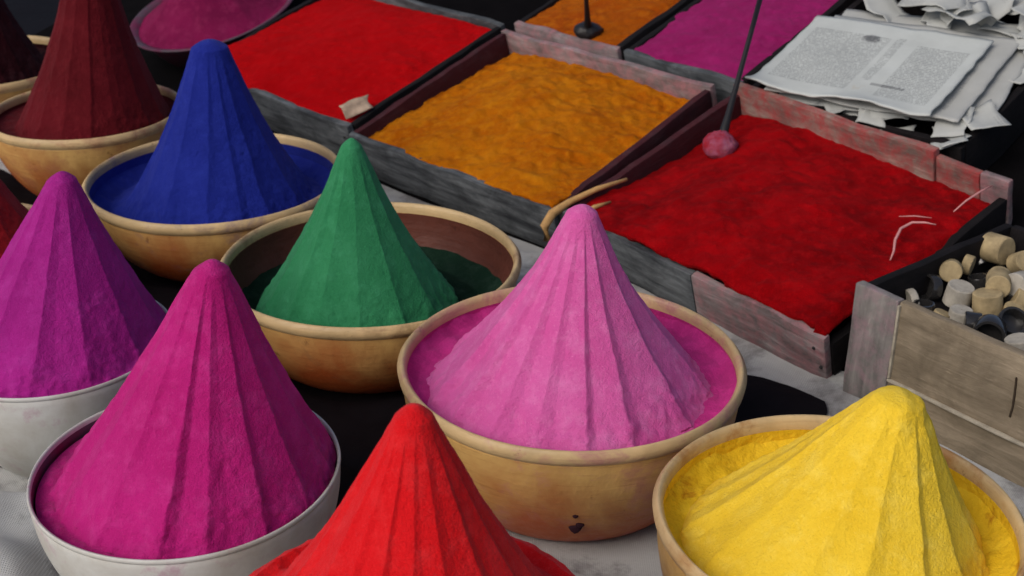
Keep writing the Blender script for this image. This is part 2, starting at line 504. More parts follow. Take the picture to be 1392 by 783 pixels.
# the sloping stand under the trays, its black standing for the shade there
me = mesh([tuple(O + U * u + V * v + Wv * w) for u, v, w in ((-1.45, -.005, -.0695), (1.0, -.005, -.0695), (1.0, 1.25, -.0695), (-1.45, 1.25, -.0695))]
          + [(*(O + U * u + V * v).xy, -.03) for u, v in ((-1.45, -.005), (1.0, -.005), (1.0, 1.25), (-1.45, 1.25))],
          [(0, 1, 2, 3), (0, 4, 5, 1), (1, 5, 6, 2), (2, 6, 7, 3), (3, 7, 4, 0)], False)
o = link('terrain_slope', me, M['slope']); o.name = 'stall_slope'; o['kind'] = 'structure'

# ------------------------------------------------------------------ bowls
def bowl_r(z, R, H, rf):
    t = min(max(z / H, 0), 1)
    return rf + (R * .972 - rf) * math.sin(math.pi / 2 * t ** .82) ** .95
_clay = {}
def clay_set(dust):
    if dust not in _clay:
        _clay[dust] = (clay_mat('tan_glazed_clay', (.68, .42, .14), (.40, .085, .020), False, dust),
                       clay_mat('tan_clay_rim', (.70, .50, .25), (.34, .12, .05), True, dust))
    return _clay[dust]
def make_bowl(x, y, R, H, label, group, kind='clay', rf=None, inside=None, dust=(.28, .06, .05)):
    CL, RM = clay_set(dust) if kind == 'clay' else (None, None)
    t = thing('powder_bowl', label, 'bowl', (x, y, 0), 0, group)
    rf = rf or R * .55
    seed = int(abs(x) * 1000 + y * 77)
    th = .004 if kind == 'clay' else .0025
    zs = [H * k / 22 for k in range(23)]
    out = [(rf * .55, .0035), (rf * .9, .003), (rf * .94, 0.0), (rf, .0005)] + [(bowl_r(zz, R, H - .012, rf), zz) for zz in zs[1:] if zz < H - .0135]
    body_top = H - .012
    if kind == 'clay':
        prof = [(0.0005, .0035)] + out + [(R * .972, body_top), (R * .972 - th, body_top)]
        inner = [(bowl_r(zz, R, H - .012, rf) - th, max(zz, .006)) for zz in reversed(zs[1:]) if zz < H - .0135] + [(.0005, .008)]
        link('body', lathe(prof, 96, .006, seed), CL, t)
        link('inner_wall', lathe([(R * .972 - th, body_top)] + inner, 96, .006, seed), inside or M['clay_in'], t)
        a, b_ = R * .974 - th, R
        rim = [(a, body_top - .001), (a - .0005, H - .004), (a + .002, H - .0008), ((a + b_) / 2, H), (b_ - .003, H - .0012), (b_, H - .005), (b_ - .001, H - .011), (b_ - .004, H - .0145), (R * .962, H - .0165)]
        link('rim', lathe(rim, 128, .006, seed), RM, t)
    else:
        R0 = R; R = R * 1.018
        inner = [(bowl_r(zz, R, H - .004, rf) - th, max(zz, .005)) for zz in reversed(zs[1:]) if zz < H - .005] + [(.0005, .006)]
        out = [(rf * .55, .0035), (rf * .9, .003), (rf * .94, 0.0), (rf, .0005)] + [(bowl_r(zz, R, H - .004, rf), zz) for zz in zs[1:] if zz < H - .005]
        link('body', lathe([(.0005, .0035)] + out + [(R * .965, H - .004)], 96, .003, 5), M['enamel'], t)
        link('inner_wall', lathe([(R * .965 - .0005, H - .004)] + inner, 96, .003, 5), inside or M['dusty'], t)
        rim = [(R * .964 - .0012, H - .006), (R * .965 - .0012, H - .0012), (R * .968, H - .0004), (R * .974, H - .0006), (R * .9775, H - .0025), (R * .974, H - .0045), (R * .964, H - .005)]
        link('rim', lathe(rim, 128, .003, 5), M['enamel'], t)
    return t

# ------------------------------------------------------------------ fluted powder cones
def heap_mesh(R, h, rt, base, skirt, lean=(0, 0), npl=15, amp=.085, seed=1, flare=.30, flat=0.0, na=420, nr=170, rough=1.0, wall=None):
    """origin on the table under the bowl's centre; base = height of the cone's foot; skirt = (r, z) rings out to the bowl wall"""
    rnd = random.Random(seed)
    th = np.linspace(-math.pi, math.pi, na, endpoint=False)
    t = np.concatenate([[0.0], np.linspace(0, 1, nr) ** 1.15])[1:]
    # pleats
    wd = np.array([rnd.uniform(.75, 1.25) for _ in range(npl)]); ed = np.concatenate([[0], np.cumsum(wd) / wd.sum()]) * 2 * math.pi - math.pi
    fac = np.array([rnd.uniform(.6, 1.15) for _ in range(npl)])
    T, TH = np.meshgrid(t, th, indexing='ij')
    cyl = np.stack([np.cos(TH), np.sin(TH), T * 2.2], -1).reshape(-1, 3)
    wob = (.032 * vnoise(cyl, 1.6, seed + 5) + .012 * vnoise(cyl, 9, seed + 6) + .012 * cyl[:, 2] ** 2 / 4.84 * vnoise(cyl, 24, seed + 7)).reshape(T.shape) * (0.25 + T)
    TW = TH + wob
    TWm = (TW + math.pi) % (2 * math.pi) - math.pi
    idx = np.clip(np.searchsorted(ed, TWm.ravel(), side='right') - 1, 0, npl - 1).reshape(T.shape)
    q = (TWm - ed[idx]) / (ed[idx + 1] - ed[idx])
    drop = np.array([rnd.uniform(.58, .82) for _ in range(npl)])[idx]
    saw = np.where(q < drop, q / drop, 1 - ((q - drop) / (1 - drop)) ** .8)
    saw = saw * fac[idx] - .4
    half = (ed[idx + 1] - ed[idx]) / 2
    chord = np.cos(half) / np.cos((q - .5) * 2 * half)
    prof = (1 - flare) * T + flare * T ** 2.4
    rr = rt * np.sqrt(np.clip(T / .045, 0, 1)) * (1 - .3 * T) + (R - rt * .7) * prof
    a = amp * 1.0 * sstep(.03, .22, T) * (1 - .35 * sstep(.9, 1, T))
    rr = rr * (1 + a * saw) * (1 + (chord - 1) * sstep(.08, .3, T))
    Z = base + h * (1 - T)
    X0 = rr * np.cos(TH)
    if flat:                                    # broken, lopsided tip
        cut = base + h * (1 - flat)
        Z = np.where(Z > cut, cut + (Z - cut) * .5, Z)
        Z = Z - .003 * sstep(.000, .012, X0) * (1 - sstep(.10, .22, T))
    lx = lean[0] * (1 - T); ly = lean[1] * (1 - T)
    if len(lean) > 2:
        lx = lx + lean[2]; ly = ly + lean[3]
    X = rr * np.cos(TH) + lx; Y = rr * np.sin(TH) + ly
    # skirt rings
    cx, cy = (lean[2], lean[3]) if len(lean) > 2 else (0, 0)
    last = np.stack([X[-1], Y[-1], Z[-1]], -1)
    rings = [np.stack([X, Y, Z], -1)]
    pts = [None] + list(skirt)
    prev = last
    sk = []
    for sk_ in skirt:
        rs, zs = sk_[:2]
        ox, oy = (cx, cy) if len(sk_) > 2 else (0, 0)
        tgt = np.stack([rs * np.cos(th) + ox, rs * np.sin(th) + oy, np.full(na, zs)], -1)
        for k in range(1, 9):
            f = k / 8
            sk.append(prev * (1 - f) + tgt * f)
        prev = tgt
    if sk: rings.append(np.array(sk))
    P = np.concatenate(rings, 0)
    F = P.reshape(-1, 3)
    nrm = np.stack([np.cos(TH), np.sin(TH), np.full_like(TH, .6)], -1).reshape(-1, 3)
    nfull = np.tile(np.array([0, 0, 1.0]), (len(F), 1)); nfull[:len(nrm)] = nrm / np.linalg.norm(nrm, axis=1)[:, None]
    pit = fbm(F, 95, 3, seed + 31)
    patch = sstep(-.1, .7, vnoise(F, 18, seed + 77))
    d = (.00024 + .00032 * patch) * fbm(F, 170, 3, seed + 2) + .0008 * fbm(F, 22, 2, seed + 3) - .0013 * patch * sstep(.85, 1.3, pit)
    tt = np.concatenate([T.ravel(), np.ones(len(F) - T.size)])
    d = d + .0016 * sstep(.72, 1.0, tt) * np.clip(fbm(F, 120, 2, seed + 51) + .1, -.3, 1)
    keep = np.ones(len(F))
    if sk: keep[-na * 2:] = 0.15
    topmask = np.clip((np.arange(len(F)) // na) / 6, .15, 1)
    F = F + nfull * (d * keep * rough * topmask)[:, None]
    P = F.reshape(P.shape)
    tip = P[0].mean(0)
    P[0] = tip
    return grid_mesh(P, wrap=True)

def ring_bed(profile, seed, rough=.0025, seg=160):
    pr = np.array(profile, float)
    k = np.linspace(0, len(pr) - 1, 42); i = np.minimum(k.astype(int), len(pr) - 2); f = (k - i)[:, None]
    q = pr[i] * (1 - f) + pr[i + 1] * f
    th = np.linspace(0, 2 * math.pi, seg, endpoint=False)
    P = np.zeros((42, seg, 3)); P[..., 0] = q[:, :1] * np.cos(th); P[..., 1] = q[:, :1] * np.sin(th); P[..., 2] = q[:, 1:]
    F = P.reshape(-1, 3)
    F[:, 2] += rough * (fbm(F, 45, 3, seed) + .8 * np.clip(vnoise(F, 110, seed + 3), 0, 1))
    return grid_mesh(F.reshape(P.shape), wrap=True)
def bowl_wall(R, H, z, rf=None, th=.004, lip=.012):
    return bowl_r(z, R, H - lip, rf or R * .55) - th - .0012

def cone(label, mat, x, y, me, group='fluted cones of colour powder'):
    o = link('powder_cone', me, mat)
    o.location = (x, y, 0)
    return tag(o, label, 'powder', group)

def pebble_mesh(r, seed, flat=.6):
    th = np.linspace(0, math.pi, 9); ph = np.linspace(0, 2 * math.pi, 12, endpoint=False)
    TH, PH = np.meshgrid(th, ph, indexing='ij')
    D = np.stack([np.sin(TH) * np.cos(PH), np.sin(TH) * np.sin(PH), np.cos(TH) * flat], -1)
    return grid_mesh(D * r * (1 + .25 * fbm(D.reshape(-1, 3), 1.7, 2, seed).reshape(TH.shape))[..., None], wrap=True)
def pebble(name, label, cat, loc, r, mat, seed, flat=.6, group=None):
    o = link(name, pebble_mesh(r, seed, flat), mat)
    o.location = loc
    return tag(o, label, cat, group)
G = 'bowls of colour powder'
# --- pink
pink_bowl = make_bowl(.054, 1.050, .158, .13, 'large tan clay bowl holding the pale pink powder cone, chipped near its foot', G, inside=M['pink_wall'], dust=(.42, .13, .18), rf=.100)
w = lambda R, H, z, th=.004, lip=.012: (bowl_wall(R, H, z, None, th, lip), z)
cone('tall pale pink pleated powder cone in the large tan bowl', M['pink'], .054, 1.050,
     heap_mesh(.126, .177, .0095, .109, [(.134, .103, 1)], flare=.32, lean=(.010, -.003, -.004, -.010), npl=16, seed=4, amp=.085))
o = link('powder_bed', ring_bed([(.09, .108), (.128, .107), (.140, .109), (w(.158, .13, .117)[0] + .004, .117)], 3), M['pink_wall'])
o.location = (.054, 1.050, 0); tag(o, 'deep pink loose powder ring round the foot of the pale pink cone', 'powder')
for (dx, dz, rr) in ((-.001, .040, .0060), (.0030, .0455, .004), (-.001, .058, .0030)):
    P_ = pebble_mesh(rr, 5 + int(dz * 1000), .5)
    c_ = link('chipped_spot', P_, M['chip'], pink_bowl)
    rb = bowl_r(dz, .158, .118, .100)
    c_.matrix_basis = Matrix.Translation((dx, -rb + .0012, dz)) @ Matrix.Rotation(R_(75), 4, 'X')
# --- green
make_bowl(-.155, 1.310, .165, .108, 'tan clay bowl with bare brown inside around the green cone', G, dust=(.20, .10, .05), rf=.106)
cone('deep green pleated powder cone in a half-empty brown bowl', M['green'], -.155, 1.310,
     heap_mesh(.110, .190, .007, .066, [(.116, .046, 1)], lean=(.004, 0, -.014, -.024), npl=13, seed=9, amp=.08, flare=.26))
o = link('powder_bed', ring_bed([(.0005, .046), (.085, .054), (.125, .044), (w(.165, .108, .058)[0] + .004, .058)], 9, .0022), M['green_shaded'])
o.location = (-.155, 1.310, 0); tag(o, 'green powder on the floor of the brown bowl, its shade painted into the colour', 'powder')
# --- blue
make_bowl(-.374, 1.558, .163, .11, 'tan clay bowl with pale rim around the royal blue cone', G, inside=M['blue'], dust=(.16, .10, .16))
cone('royal blue pleated powder cone with a blunt tip', M['blue'], -.374, 1.558,
     heap_mesh(.116, .203, .019, .082, [(.134, .072), w(.163, .11, .086)], lean=(.006, 0, .006, -.008), npl=15, seed=14, amp=.065))
# --- maroon
make_bowl(-.600, 1.785, .135, .12, 'tan clay bowl under the maroon cone, beside the blue powder bowl', G, inside=M['maroon'])
cone('dark maroon pleated powder cone behind the blue cone', M['maroon'], -.600, 1.785,
     heap_mesh(.108, .225, .026, .100, [w(.135, .12, .104)], lean=(.022, 0, .010, 0), npl=17, seed=21, amp=.045))
# --- far dark one
make_bowl(-.835, 2.020, .150, .12, 'tan clay bowl of blackish maroon powder beyond the maroon cone', G, inside=M['dark_maroon'])
cone('blackish maroon powder cone beyond the dark maroon one', M['dark_maroon'], -.835, 2.020,
     heap_mesh(.105, .21, .02, .098, [w(.15, .12, .102)], npl=16, seed=24, amp=.04))
# --- magenta
make_bowl(-.262, .893, .124, .12, 'white enamel bowl with thin rim and dusty grey inside, full of magenta powder', G, kind='enamel')
cone('tall magenta pleated powder cone in a white enamel bowl', M['magenta'], -.262, .893,
     heap_mesh(.1125, .194, .010, .109, [(.1178, .108)], lean=(.031, -.002, .008, .0), flare=.15, npl=15, seed=31, amp=.08))
# --- purple
make_bowl(-.437, 1.108, .113, .12, 'white enamel bowl rimmed with dust under the purple cone', G, kind='enamel')
cone('violet purple pleated powder cone in a white enamel bowl', M['purple'], -.437, 1.108,
     heap_mesh(.105, .172, .009, .1165, [(.1075, .115, 1)], lean=(.030, 0, .004, .0), npl=14, seed=37, amp=.08, flare=.12))
# --- red
make_bowl(-.067, .650, .122, .152, 'bowl smothered in scarlet powder under the front red cone', G, inside=M['red'])
cone('bright scarlet pleated powder cone, spilling over the rim of its bowl', M['red'], -.067, .650,
     heap_mesh(.106, .165, .008, .152, [(.113, .150), (.120, .1545), (.1265, .151), (.1250, .138)], lean=(.008, .012, .002, .0), npl=17, seed=43, amp=.07, flare=.20))
# --- yellow
make_bowl(.237, .790, .134, .15, 'tan clay bowl with stained rim around the yellow cone', G, inside=M['yellow_wall'], dust=(.36, .15, .03))
cone('broad lemon yellow powder cone with a broken flat tip', M['yellow'], .237, .790,
     heap_mesh(.108, .127, .0135, .122, [(.113, .112, 1)], lean=(.036, .004, -.002, -.002), npl=16, seed=52, amp=.085, flare=.15, flat=.03))
o = link('powder_bed', ring_bed([(.08, .117), (.108, .118), (.118, .122), (w(.134, .15, .132)[0] + .004, .132)], 7), M['yellow_wall'])
o.location = (.237, .790, 0); tag(o, 'orange-stained yellow powder ring round the foot of the yellow cone', 'powder')
# --- red at the left edge
make_bowl(-.610, 1.330, .118, .12, 'clay bowl of crimson powder beside the purple cone', G, inside=M['left_red'])
cone('crimson powder cone beside the purple cone', M['left_red'], -.610, 1.330,
     heap_mesh(.104, .19, .012, .102, [w(.118, .12, .105)], npl=15, seed=58, amp=.045))

# ------------------------------------------------------------------ wooden trays on the slope
NAIL = lathe([(.0003, .0012), (.0016, .001), (.002, .0004), (.002, -.002)], 10)
NAIL.materials.append(M['black'])
def make_tray(u0, u1, v0, v1, d, label, mats, group='wooden trays of powder', th=.011, back=None, front=None, seed=1, rot=0.0, low=0.0):
    """mats: front, back, left, right"""
    t = bpy.data.objects.new('wooden_tray', None); C.objects.link(t); t.empty_display_size = .05
    t.matrix_world = frame(u0, v0, -d) @ Matrix.Rotation(rot, 4, 'Z')
    tag(t, label, 'tray', group)
    L, D = u1 - u0, v1 - v0
    link('bottom', box_mesh(.002, L - .002, .002, D - .002, 0, .006), M['wood_black'], t)
    fr = front or [(0, L, mats[0], 0)]
    for (a, b, m, dz) in fr:
        link('front_panel', box_mesh(a + .0006, b - .0006, 0, th, .0, d + dz, .002, seed + 1, .0022), m, t)
    for nx in (.007, .014, L - .007, L - .015):
        nl = link('nail', NAIL, M['black'], t)
        nl.location = (nx, -.0012, d * (.32 if nx in (.007, L - .007) else .7)); nl.rotation_euler = (R_(90), 0, 0)
    bk = back or [(0, L, mats[1], 0, th)]
    for (a, b, m, dz, tk) in bk:
        link('back_panel', box_mesh(a + .0006, b - .0006, D - tk, D, .0, d + dz, .002, seed + 2, .0022), m, t)
    link('side_panel', box_mesh(0, th, th + .0008, D - th - .0008, .0, d - .001, .002, seed + 3, .0018), mats[2], t)
    link('side_panel', box_mesh(L - th, L, th + .0008, D - th - .0008, .0, d - .001 - low, .002, seed + 4, .0018), mats[3], t)
    return t

def powder_bed(u0, u1, v0, v1, d, label, mat, wf, wb, mound=.008, th=.011, seed=1, bump=.003, n=(150, 120), left=0.0, right=0.0, streak=0.0, rot=0.0, big=.003, over=0.0, group='beds of powder in trays'):
    """wf / wb: surface height against the rim plane at the front and back; left / right lower that side"""
    L, D = u1 - u0, v1 - v0
    a = np.linspace(th * .45, L - th * .45 + over, n[0]); b = np.linspace(th * .45, D - th * .45, n[1])
    A, B = np.meshgrid(a, b, indexing='ij')
    fa, fb = A / L, B / D
    P = np.stack([A, B, np.zeros_like(A)], -1).reshape(-1, 3)
    nz = fbm(P, 16, 3, seed).reshape(A.shape); n2 = fbm(P, 95, 3, seed + 4).reshape(A.shape)
    lump = np.clip(vnoise(P, 46, seed + 9).reshape(A.shape), 0, 1) ** 2
    st = vnoise(P * np.array([[.75 * 60, .25 * 60, 1]]) - P[:, [1, 0, 2]] * np.array([[20, -20, 0]]), 1.0, seed + 7).reshape(A.shape)
    Z = d + wf * (1 - fb) + wb * fb + mound * (4 * fa * (1 - fa)) * (4 * fb * (1 - fb)) ** .7 + left * (1 - sstep(0, .3, fa)) + right * sstep(.7, 1, fa)
    Z = Z + bump * (.9 * nz + .5 * n2 + 1.2 * lump) + streak * st + big * fbm(P, 5.5, 3, seed + 40).reshape(A.shape)
    Z = np.maximum(Z, d + np.minimum(wf, 0) * (1 - fb) + (wb - .006) * fb - .003 + left)
    edge = np.minimum(np.minimum(fa, 1 - fa), np.minimum(fb, 1 - fb))
    Z = Z - .002 * (1 - sstep(0, .03, edge))
    if over: Z = Z - .008 * sstep(L - .014, L, A)
    top = np.stack([A, B, Z], -1)
    # skirt closing the bed down to the tray's bottom
    idx_top = top
    me = grid_mesh(top)
    o = link('powder_bed', me, mat)
    o.matrix_world = frame(u0, v0, -d) @ Matrix.Rotation(rot, 4, 'Z')
    tag(o, label, 'powder', group)
    m = o.modifiers.new('body', 'SOLIDIFY'); m.thickness = .012; m.offset = -1
    return o

T = dict(A=(-.872, -.441, .012, .362), B=(-.428, -.004, .000, .347), Cc=(.000, .428, .006, .356), D=(-.428, -.206, .366, .72), E=(-.196, .026, .366, .72))
g_, gv, mr, bk_ = M['wood_grey'], M['wood_grey_v'], M['wood_maroon'], M['wood_black']
make_tray(*T['A'], .070, 'grey wooden tray of bright red powder behind the blue cone', (g_, g_, bk_, bk_), seed=11)
make_tray(*T['B'], .070, 'grey wooden tray of orange powder between the two red trays', (g_, M['wood_pale'], mr, mr), seed=21)
L = .428
make_tray(*T['Cc'], .064, 'largest wooden tray, of deep red powder, with stained split back boards', (g_, M['wood_red'], mr, bk_), seed=31, rot=R_(-5.2), low=.016,
          front=[(0, .232, g_, 0), (.232, L, M['wood_pale'], .001)],
          back=[(0, .325, M['wood_red'], .012, .012), (.325, .390, M['wood_red'], .004, .010), (.390, L, M['wood_pale'], .006, .010)])
make_tray(*T['D'], .070, 'narrow wooden tray of dark orange powder in the back row', (M['wood_pale'], g_, bk_, bk_), seed=41)
make_tray(*T['E'], .070, 'narrow wooden tray of violet pink powder beside the newspapers', (g_, g_, bk_, bk_), seed=51)

powder_bed(*T['A'], .070, 'smooth bright red powder filling the tray behind the blue cone', M['tray_red'], .000, -.016, .016, seed=3, big=.006, bump=.0016)
powder_bed(*T['B'], .070, 'lumpy orange powder bed in the middle tray', M['tray_orange'], -.001, -.030, .020, seed=8, big=.006, bump=.0044, left=-.012)
powder_bed(*T['Cc'], .064, 'deep red raked powder in the largest tray', M['tray_red_deep'], .002, -.034, .022, seed=15, big=.010, bump=.0032, left=-.010, right=.006, over=.0030, streak=.0016, rot=R_(-5.2))
powder_bed(*T['D'], .070, 'dark orange powder under the black ladle', M['tray_orange_deep'], -.004, -.020, .012, seed=19, bump=.003, n=(90, 120))
powder_bed(*T['E'], .070, 'violet pink powder beside the newspapers', M['tray_magenta'], -.002, -.014, .012, seed=23, bump=.0022, n=(90, 120))

# ------------------------------------------------------------------ things in and on the trays
def tube_thing(name, label, cat, pts, rad, mat, group=None, seg=8):
    o = link(name, tube_mesh(pts, rad, seg), mat)
    return tag(o, label, cat, group)

# split cane along the near corner of the red tray
rnd = random.Random(5)
tube_thing('split_cane', 'bent strip of pale split cane at the corner of the deep red tray', 'cane',
           [tw(.006, -.028, -.022), tw(.002, -.024, -.004), tw(.001, -.006, .004), tw(.006, .022, .006), tw(.018, .062, .005), tw(.036, .102, .002)], [.0055, .006, .006, .0045, .0038, .0022], M['straw'])
tube_thing('split_cane', 'short pale cane splinter lying in the deep red powder', 'cane',
           [tw(.030, .016, -.002), tw(.038, .034, .001), tw(.044, .058, -.004)], [.0025, .0032, .0014], M['straw'])
# threads
tube_thing('thread', 'curled pale pink thread on the deep red powder', 'thread',
           [tw(.414, .118, .0005), tw(.410, .132, .002), tw(.401, .150, .003), tw(.395, .172, .003), tw(.400, .188, .003), tw(.412, .196, .002), tw(.424, .200, .0005)], [.0007, .0013, .0016, .0016, .0015, .0012, .0006], M['thread'])
tube_thing('thread', 'straight pale pink fibre along the edge of the deep red powder', 'thread',
           [tw(.428, .232, 0), tw(.431, .255, .002), tw(.436, .282, .001), tw(.439, .302, -.003)], [.0006, .0011, .0012, .0006], M['thread'])
tube_thing('thread', 'faint short fibre above the curled thread', 'thread',
           [tw(.378, .196, -.001), tw(.394, .204, .000), tw(.412, .211, -.001)], [.0004, .0008, .0004], M['thread'])

# ladles: a round scoop caked with powder, and a black one
def ladle(label, u, v, w, r, tip, mat_head, mat_handle, squash=.8):
    t = bpy.data.objects.new('ladle', None); C.objects.link(t); t.empty_display_size = .03
    t.location = tw(u, v, w)
    tag(t, label, 'ladle', 'ladles standing in the trays')
    base = tw(u, v, w)
    th = np.linspace(0, math.pi, 22); ph = np.linspace(0, 2 * math.pi, 40, endpoint=False)
    TH, PH = np.meshgrid(th, ph, indexing='ij')
    D = np.stack([np.sin(TH) * np.cos(PH), np.sin(TH) * np.sin(PH), np.cos(TH) * squash], -1)
    k = 1 + .10 * fbm(D.reshape(-1, 3), 3.6, 3, 6).reshape(TH.shape)
    P = D * r * k[..., None]
    link('scoop', grid_mesh(P, wrap=True), mat_head, t)
    a = Vector(tip) - base
    pts = [a * s for s in (.02, .10, .2, .4, .7, 1.0)]
    link('handle', tube_mesh(pts, [.006, .0062, .0046, .0036, .0034, .0036], 10), mat_handle, t)
    return t
bcoat = NB('powder_caked_metal')
v_ = bcoat.coord()
cz = bcoat.mix(bcoat.ramp(bcoat.noise(v_, 34, 6, .7), [(.38, 0), (.66, 1)]), (.26, .012, .022), (.30, .10, .17))
M['caked'] = bcoat.done(bcoat.mix(bcoat.ramp(bcoat.noise(v_, 46, 5, .7), [(.56, 0), (.74, .6)]), cz, (.40, .17, .06)), .95, bcoat.bump(bcoat.noise(v_, 160, 4), .6, .003), spec=.1)
ladle('round ladle caked in pink dust, its handle leaning over the deep red tray', .092, .228, -.004, .0225, tw(.024, .432, .105), M['caked'], M['black'])
ladle('black ladle with upright thin handle in the dark orange tray', -.286, .392, .004, .022, tw(-.204, .328, .16), M['black'], M['black'], .55)

# chips on the orange powder
pebble('seed_husk', 'dark husk lying on the lumpy orange powder', 'husk', tw(-.155, .108, -.0015), .005, M['chip'], 3)

# ------------------------------------------------------------------ newspapers
def sheet_mesh(W, H, seed, lift=.004, curl=.012, nx=44, ny=34, thick=.0016):
    x = np.linspace(0, W, nx); y = np.linspace(0, H, ny)
    X, Y = np.meshgrid(x, y, indexing='ij')
    P = np.stack([X, Y, np.zeros_like(X)], -1).reshape(-1, 3)
    Z = lift * .35 * (1 + fbm(P, 14, 3, seed).reshape(X.shape))
    fx, fy = X / W, Y / H
    Z = Z + curl * np.clip(1 - fy / .2, 0, 1) ** 2 * (.5 + .5 * np.sin(fx * 9 + seed)) + curl * .6 * np.clip((fx - .88) / .12, 0, 1) ** 2 * (1 - fy)
    X = X + .0018 * vnoise(P, 60, seed + 3).reshape(X.shape); Y = Y + .0018 * vnoise(P, 60, seed + 4).reshape(X.shape)
    T_ = np.stack([X, Y, Z + thick], -1); B_ = np.stack([X, Y, Z], -1)
    me = grid_mesh(T_)
    return me
def newspaper(label, corner, ang, W, H, w, mat, seed, **kw):
    o = link('newspaper', sheet_mesh(W, H, seed, **kw), mat)
    o.matrix_world = frame(corner[0], corner[1], w) @ Matrix.Rotation(ang, 4, 'Z')
    s = o.modifiers.new('sheet', 'SOLIDIFY'); s.thickness = .0022; s.offset = -1
    return tag(o, label, 'newspaper', 'newspapers in the stack')
# a dark crate holds the stack
make_tray(.040, .372, .352, .70, .070, 'blackened wooden crate under the stack of newspapers', (bk_, bk_, bk_, bk_), group=None, seed=61)
NW, NH = .262, .205
M['news_top'] = news_material('printed_newsprint', (.50, .53, .51), NW, NH, 1)
M['news_low'] = news_material('printed_newsprint_below', (.42, .43, .41), NW, NH, 5, .7)
newspaper('lowest folded newspaper of the stack, grey and torn at the edge', (.100, .345), .20, .285, .262, .001, M['news_low'], 9, curl=.003, lift=.003)
newspaper('middle newspaper of the stack, sticking out to one side', (.080, .346), .13, .272, .222, .011, M['news_low'], 6, curl=.003, lift=.003)
newspaper('top newspaper with two printed columns, its front edge curling up', (.058, .338), .10, NW, NH, .020, M['news_top'], 2, curl=.009, lift=.004)
# torn scraps stuffed round the stack
rnd = random.Random(17)
def scrap_mesh(seed, sz):
    rn = random.Random(seed)
    n = 9
    x = np.linspace(-.5, .5, n); X, Y = np.meshgrid(x * sz, x * sz * rn.uniform(.45, .8), indexing='ij')
    P = np.stack([X, Y, np.zeros_like(X)], -1).reshape(-1, 3)
    X = X + .10 * sz * vnoise(P, 45, seed).reshape(X.shape); Y = Y + .10 * sz * vnoise(P, 45, seed + 1).reshape(X.shape)
    Z = .13 * sz * fbm(P, 26, 2, seed + 2).reshape(X.shape)
    return grid_mesh(np.stack([X, Y, Z], -1))
spots = []
for k in range(9): spots.append((rnd.uniform(.12, .36), rnd.uniform(.360, .380), rnd.uniform(-.004, .004)))
for k in range(8): spots.append((rnd.uniform(.325, .365), rnd.uniform(.38, .62), rnd.uniform(.006, .012)))
for k in range(15): spots.append((rnd.uniform(.07, .36), rnd.uniform(.60, .70), rnd.uniform(.004, .045)))
for k, (u, v, w_) in enumerate(spots):
    o = link('paper_scrap', scrap_mesh(100 + k * 7, rnd.uniform(.04, .065) if k < 17 else rnd.uniform(.06, .10)), M['scrap'])
    o.matrix_world = frame(u, v, w_) @ Matrix.Rotation(rnd.uniform(0, 6), 4, 'Z') @ Matrix.Rotation(rnd.uniform(-.5, .5), 4, 'X')
    s = o.modifiers.new('sheet', 'SOLIDIFY'); s.thickness = .0008
    where = 'below the front edge of the newspapers' if k < 9 else ('beside the newspaper stack' if k < 17 else 'heaped behind the newspapers')
    tag(o, 'torn crumpled newsprint scrap ' + where, 'paper scrap', 'paper scraps ' + where)

o = link('paper_scrap', scrap_mesh(901, .050), M['brown_paper'])
o.matrix_world = frame(-.462, .050, .008) @ Matrix.Rotation(1.1, 4, 'Z') @ Matrix.Rotation(.35, 4, 'X')
sm = o.modifiers.new('sheet', 'SOLIDIFY'); sm.thickness = .0012
tag(o, 'crumpled pale brown paper bit in the corner of the bright red tray', 'paper scrap')

# ------------------------------------------------------------------ box of turned pegs
BX = thing('wooden_box', 'open beige wooden box of pale turned pegs and glass vials', 'box', (.348, 1.198, 0), R_(-52))
bh, bl, bd = .132, .40, .26
link('front_panel', box_mesh(.052, bl, 0, .010, .0, bh, .0018, 71, .0016), M['wood_box'], BX)
link('corner_post', box_mesh(.0, .0515, -.0025, .010, .0, bh + .002, .0018, 72, .0016, 4), M['wood_box_grey'], BX)
link('side_panel', box_mesh(0, .010, .0108, bd, .0, bh - .002, .0018, 73, .0016), bk_, BX)
link('side_panel', box_mesh(bl - .01, bl, .0108, bd, .0, bh, .0018, 74, .0016), M['wood_box'], BX)
link('back_panel', box_mesh(.011, bl - .011, bd - .01, bd, .0, bh, .0018, 75, .0016), bk_, BX)
link('bottom', box_mesh(.011, bl - .011, .011, bd - .011, .002, .010), bk_, BX)
link('dark_filling', box_mesh(.012, bl - .012, .012, bd - .012, .011, .088, .004, 77, .004), M['wood_black'], BX)
link('trim', box_mesh(.0525, bl, -.0035, .002, .0445, .0475, .0008, 79, .0008), M['trim'], BX)
link('trim', box_mesh(.0525, .0552, -.0035, .002, .0480, bh - .002, .0008, 80, .0008, 4), M['trim'], BX)
link('crack', box_mesh(.1865, .1882, -.0012, .004, .066, .108, .0005, 78, .0022), M['wood_crack'], BX)
bxm = Matrix.Translation((.348, 1.198, 0)) @ Matrix.Rotation(R_(-52), 4, 'Z')
rnd = random.Random(23)
def peg_mesh(r, L, hollow, seed):
    if hollow:
        prof = [(.0004, -L / 2), (r * .9, -L / 2), (r, -L / 2 + .001), (r, L / 2 - .001), (r * .96, L / 2), (r * .8, L / 2), (r * .78, L / 2 - .001), (r * .78, -L / 2 + .004), (.0004, -L / 2 + .003)]
    else:
        prof = [(.0004, -L / 2), (r * .93, -L / 2), (r, -L / 2 + .0009), (r, -L * .2), (r * .99, L * .2), (r * .97, L / 2 - .0009), (r * .90, L / 2), (.0004, L / 2)]
    me = lathe(prof, 24, .015, seed)
    me.set_sharp_from_angle(angle=R_(38))
    return me
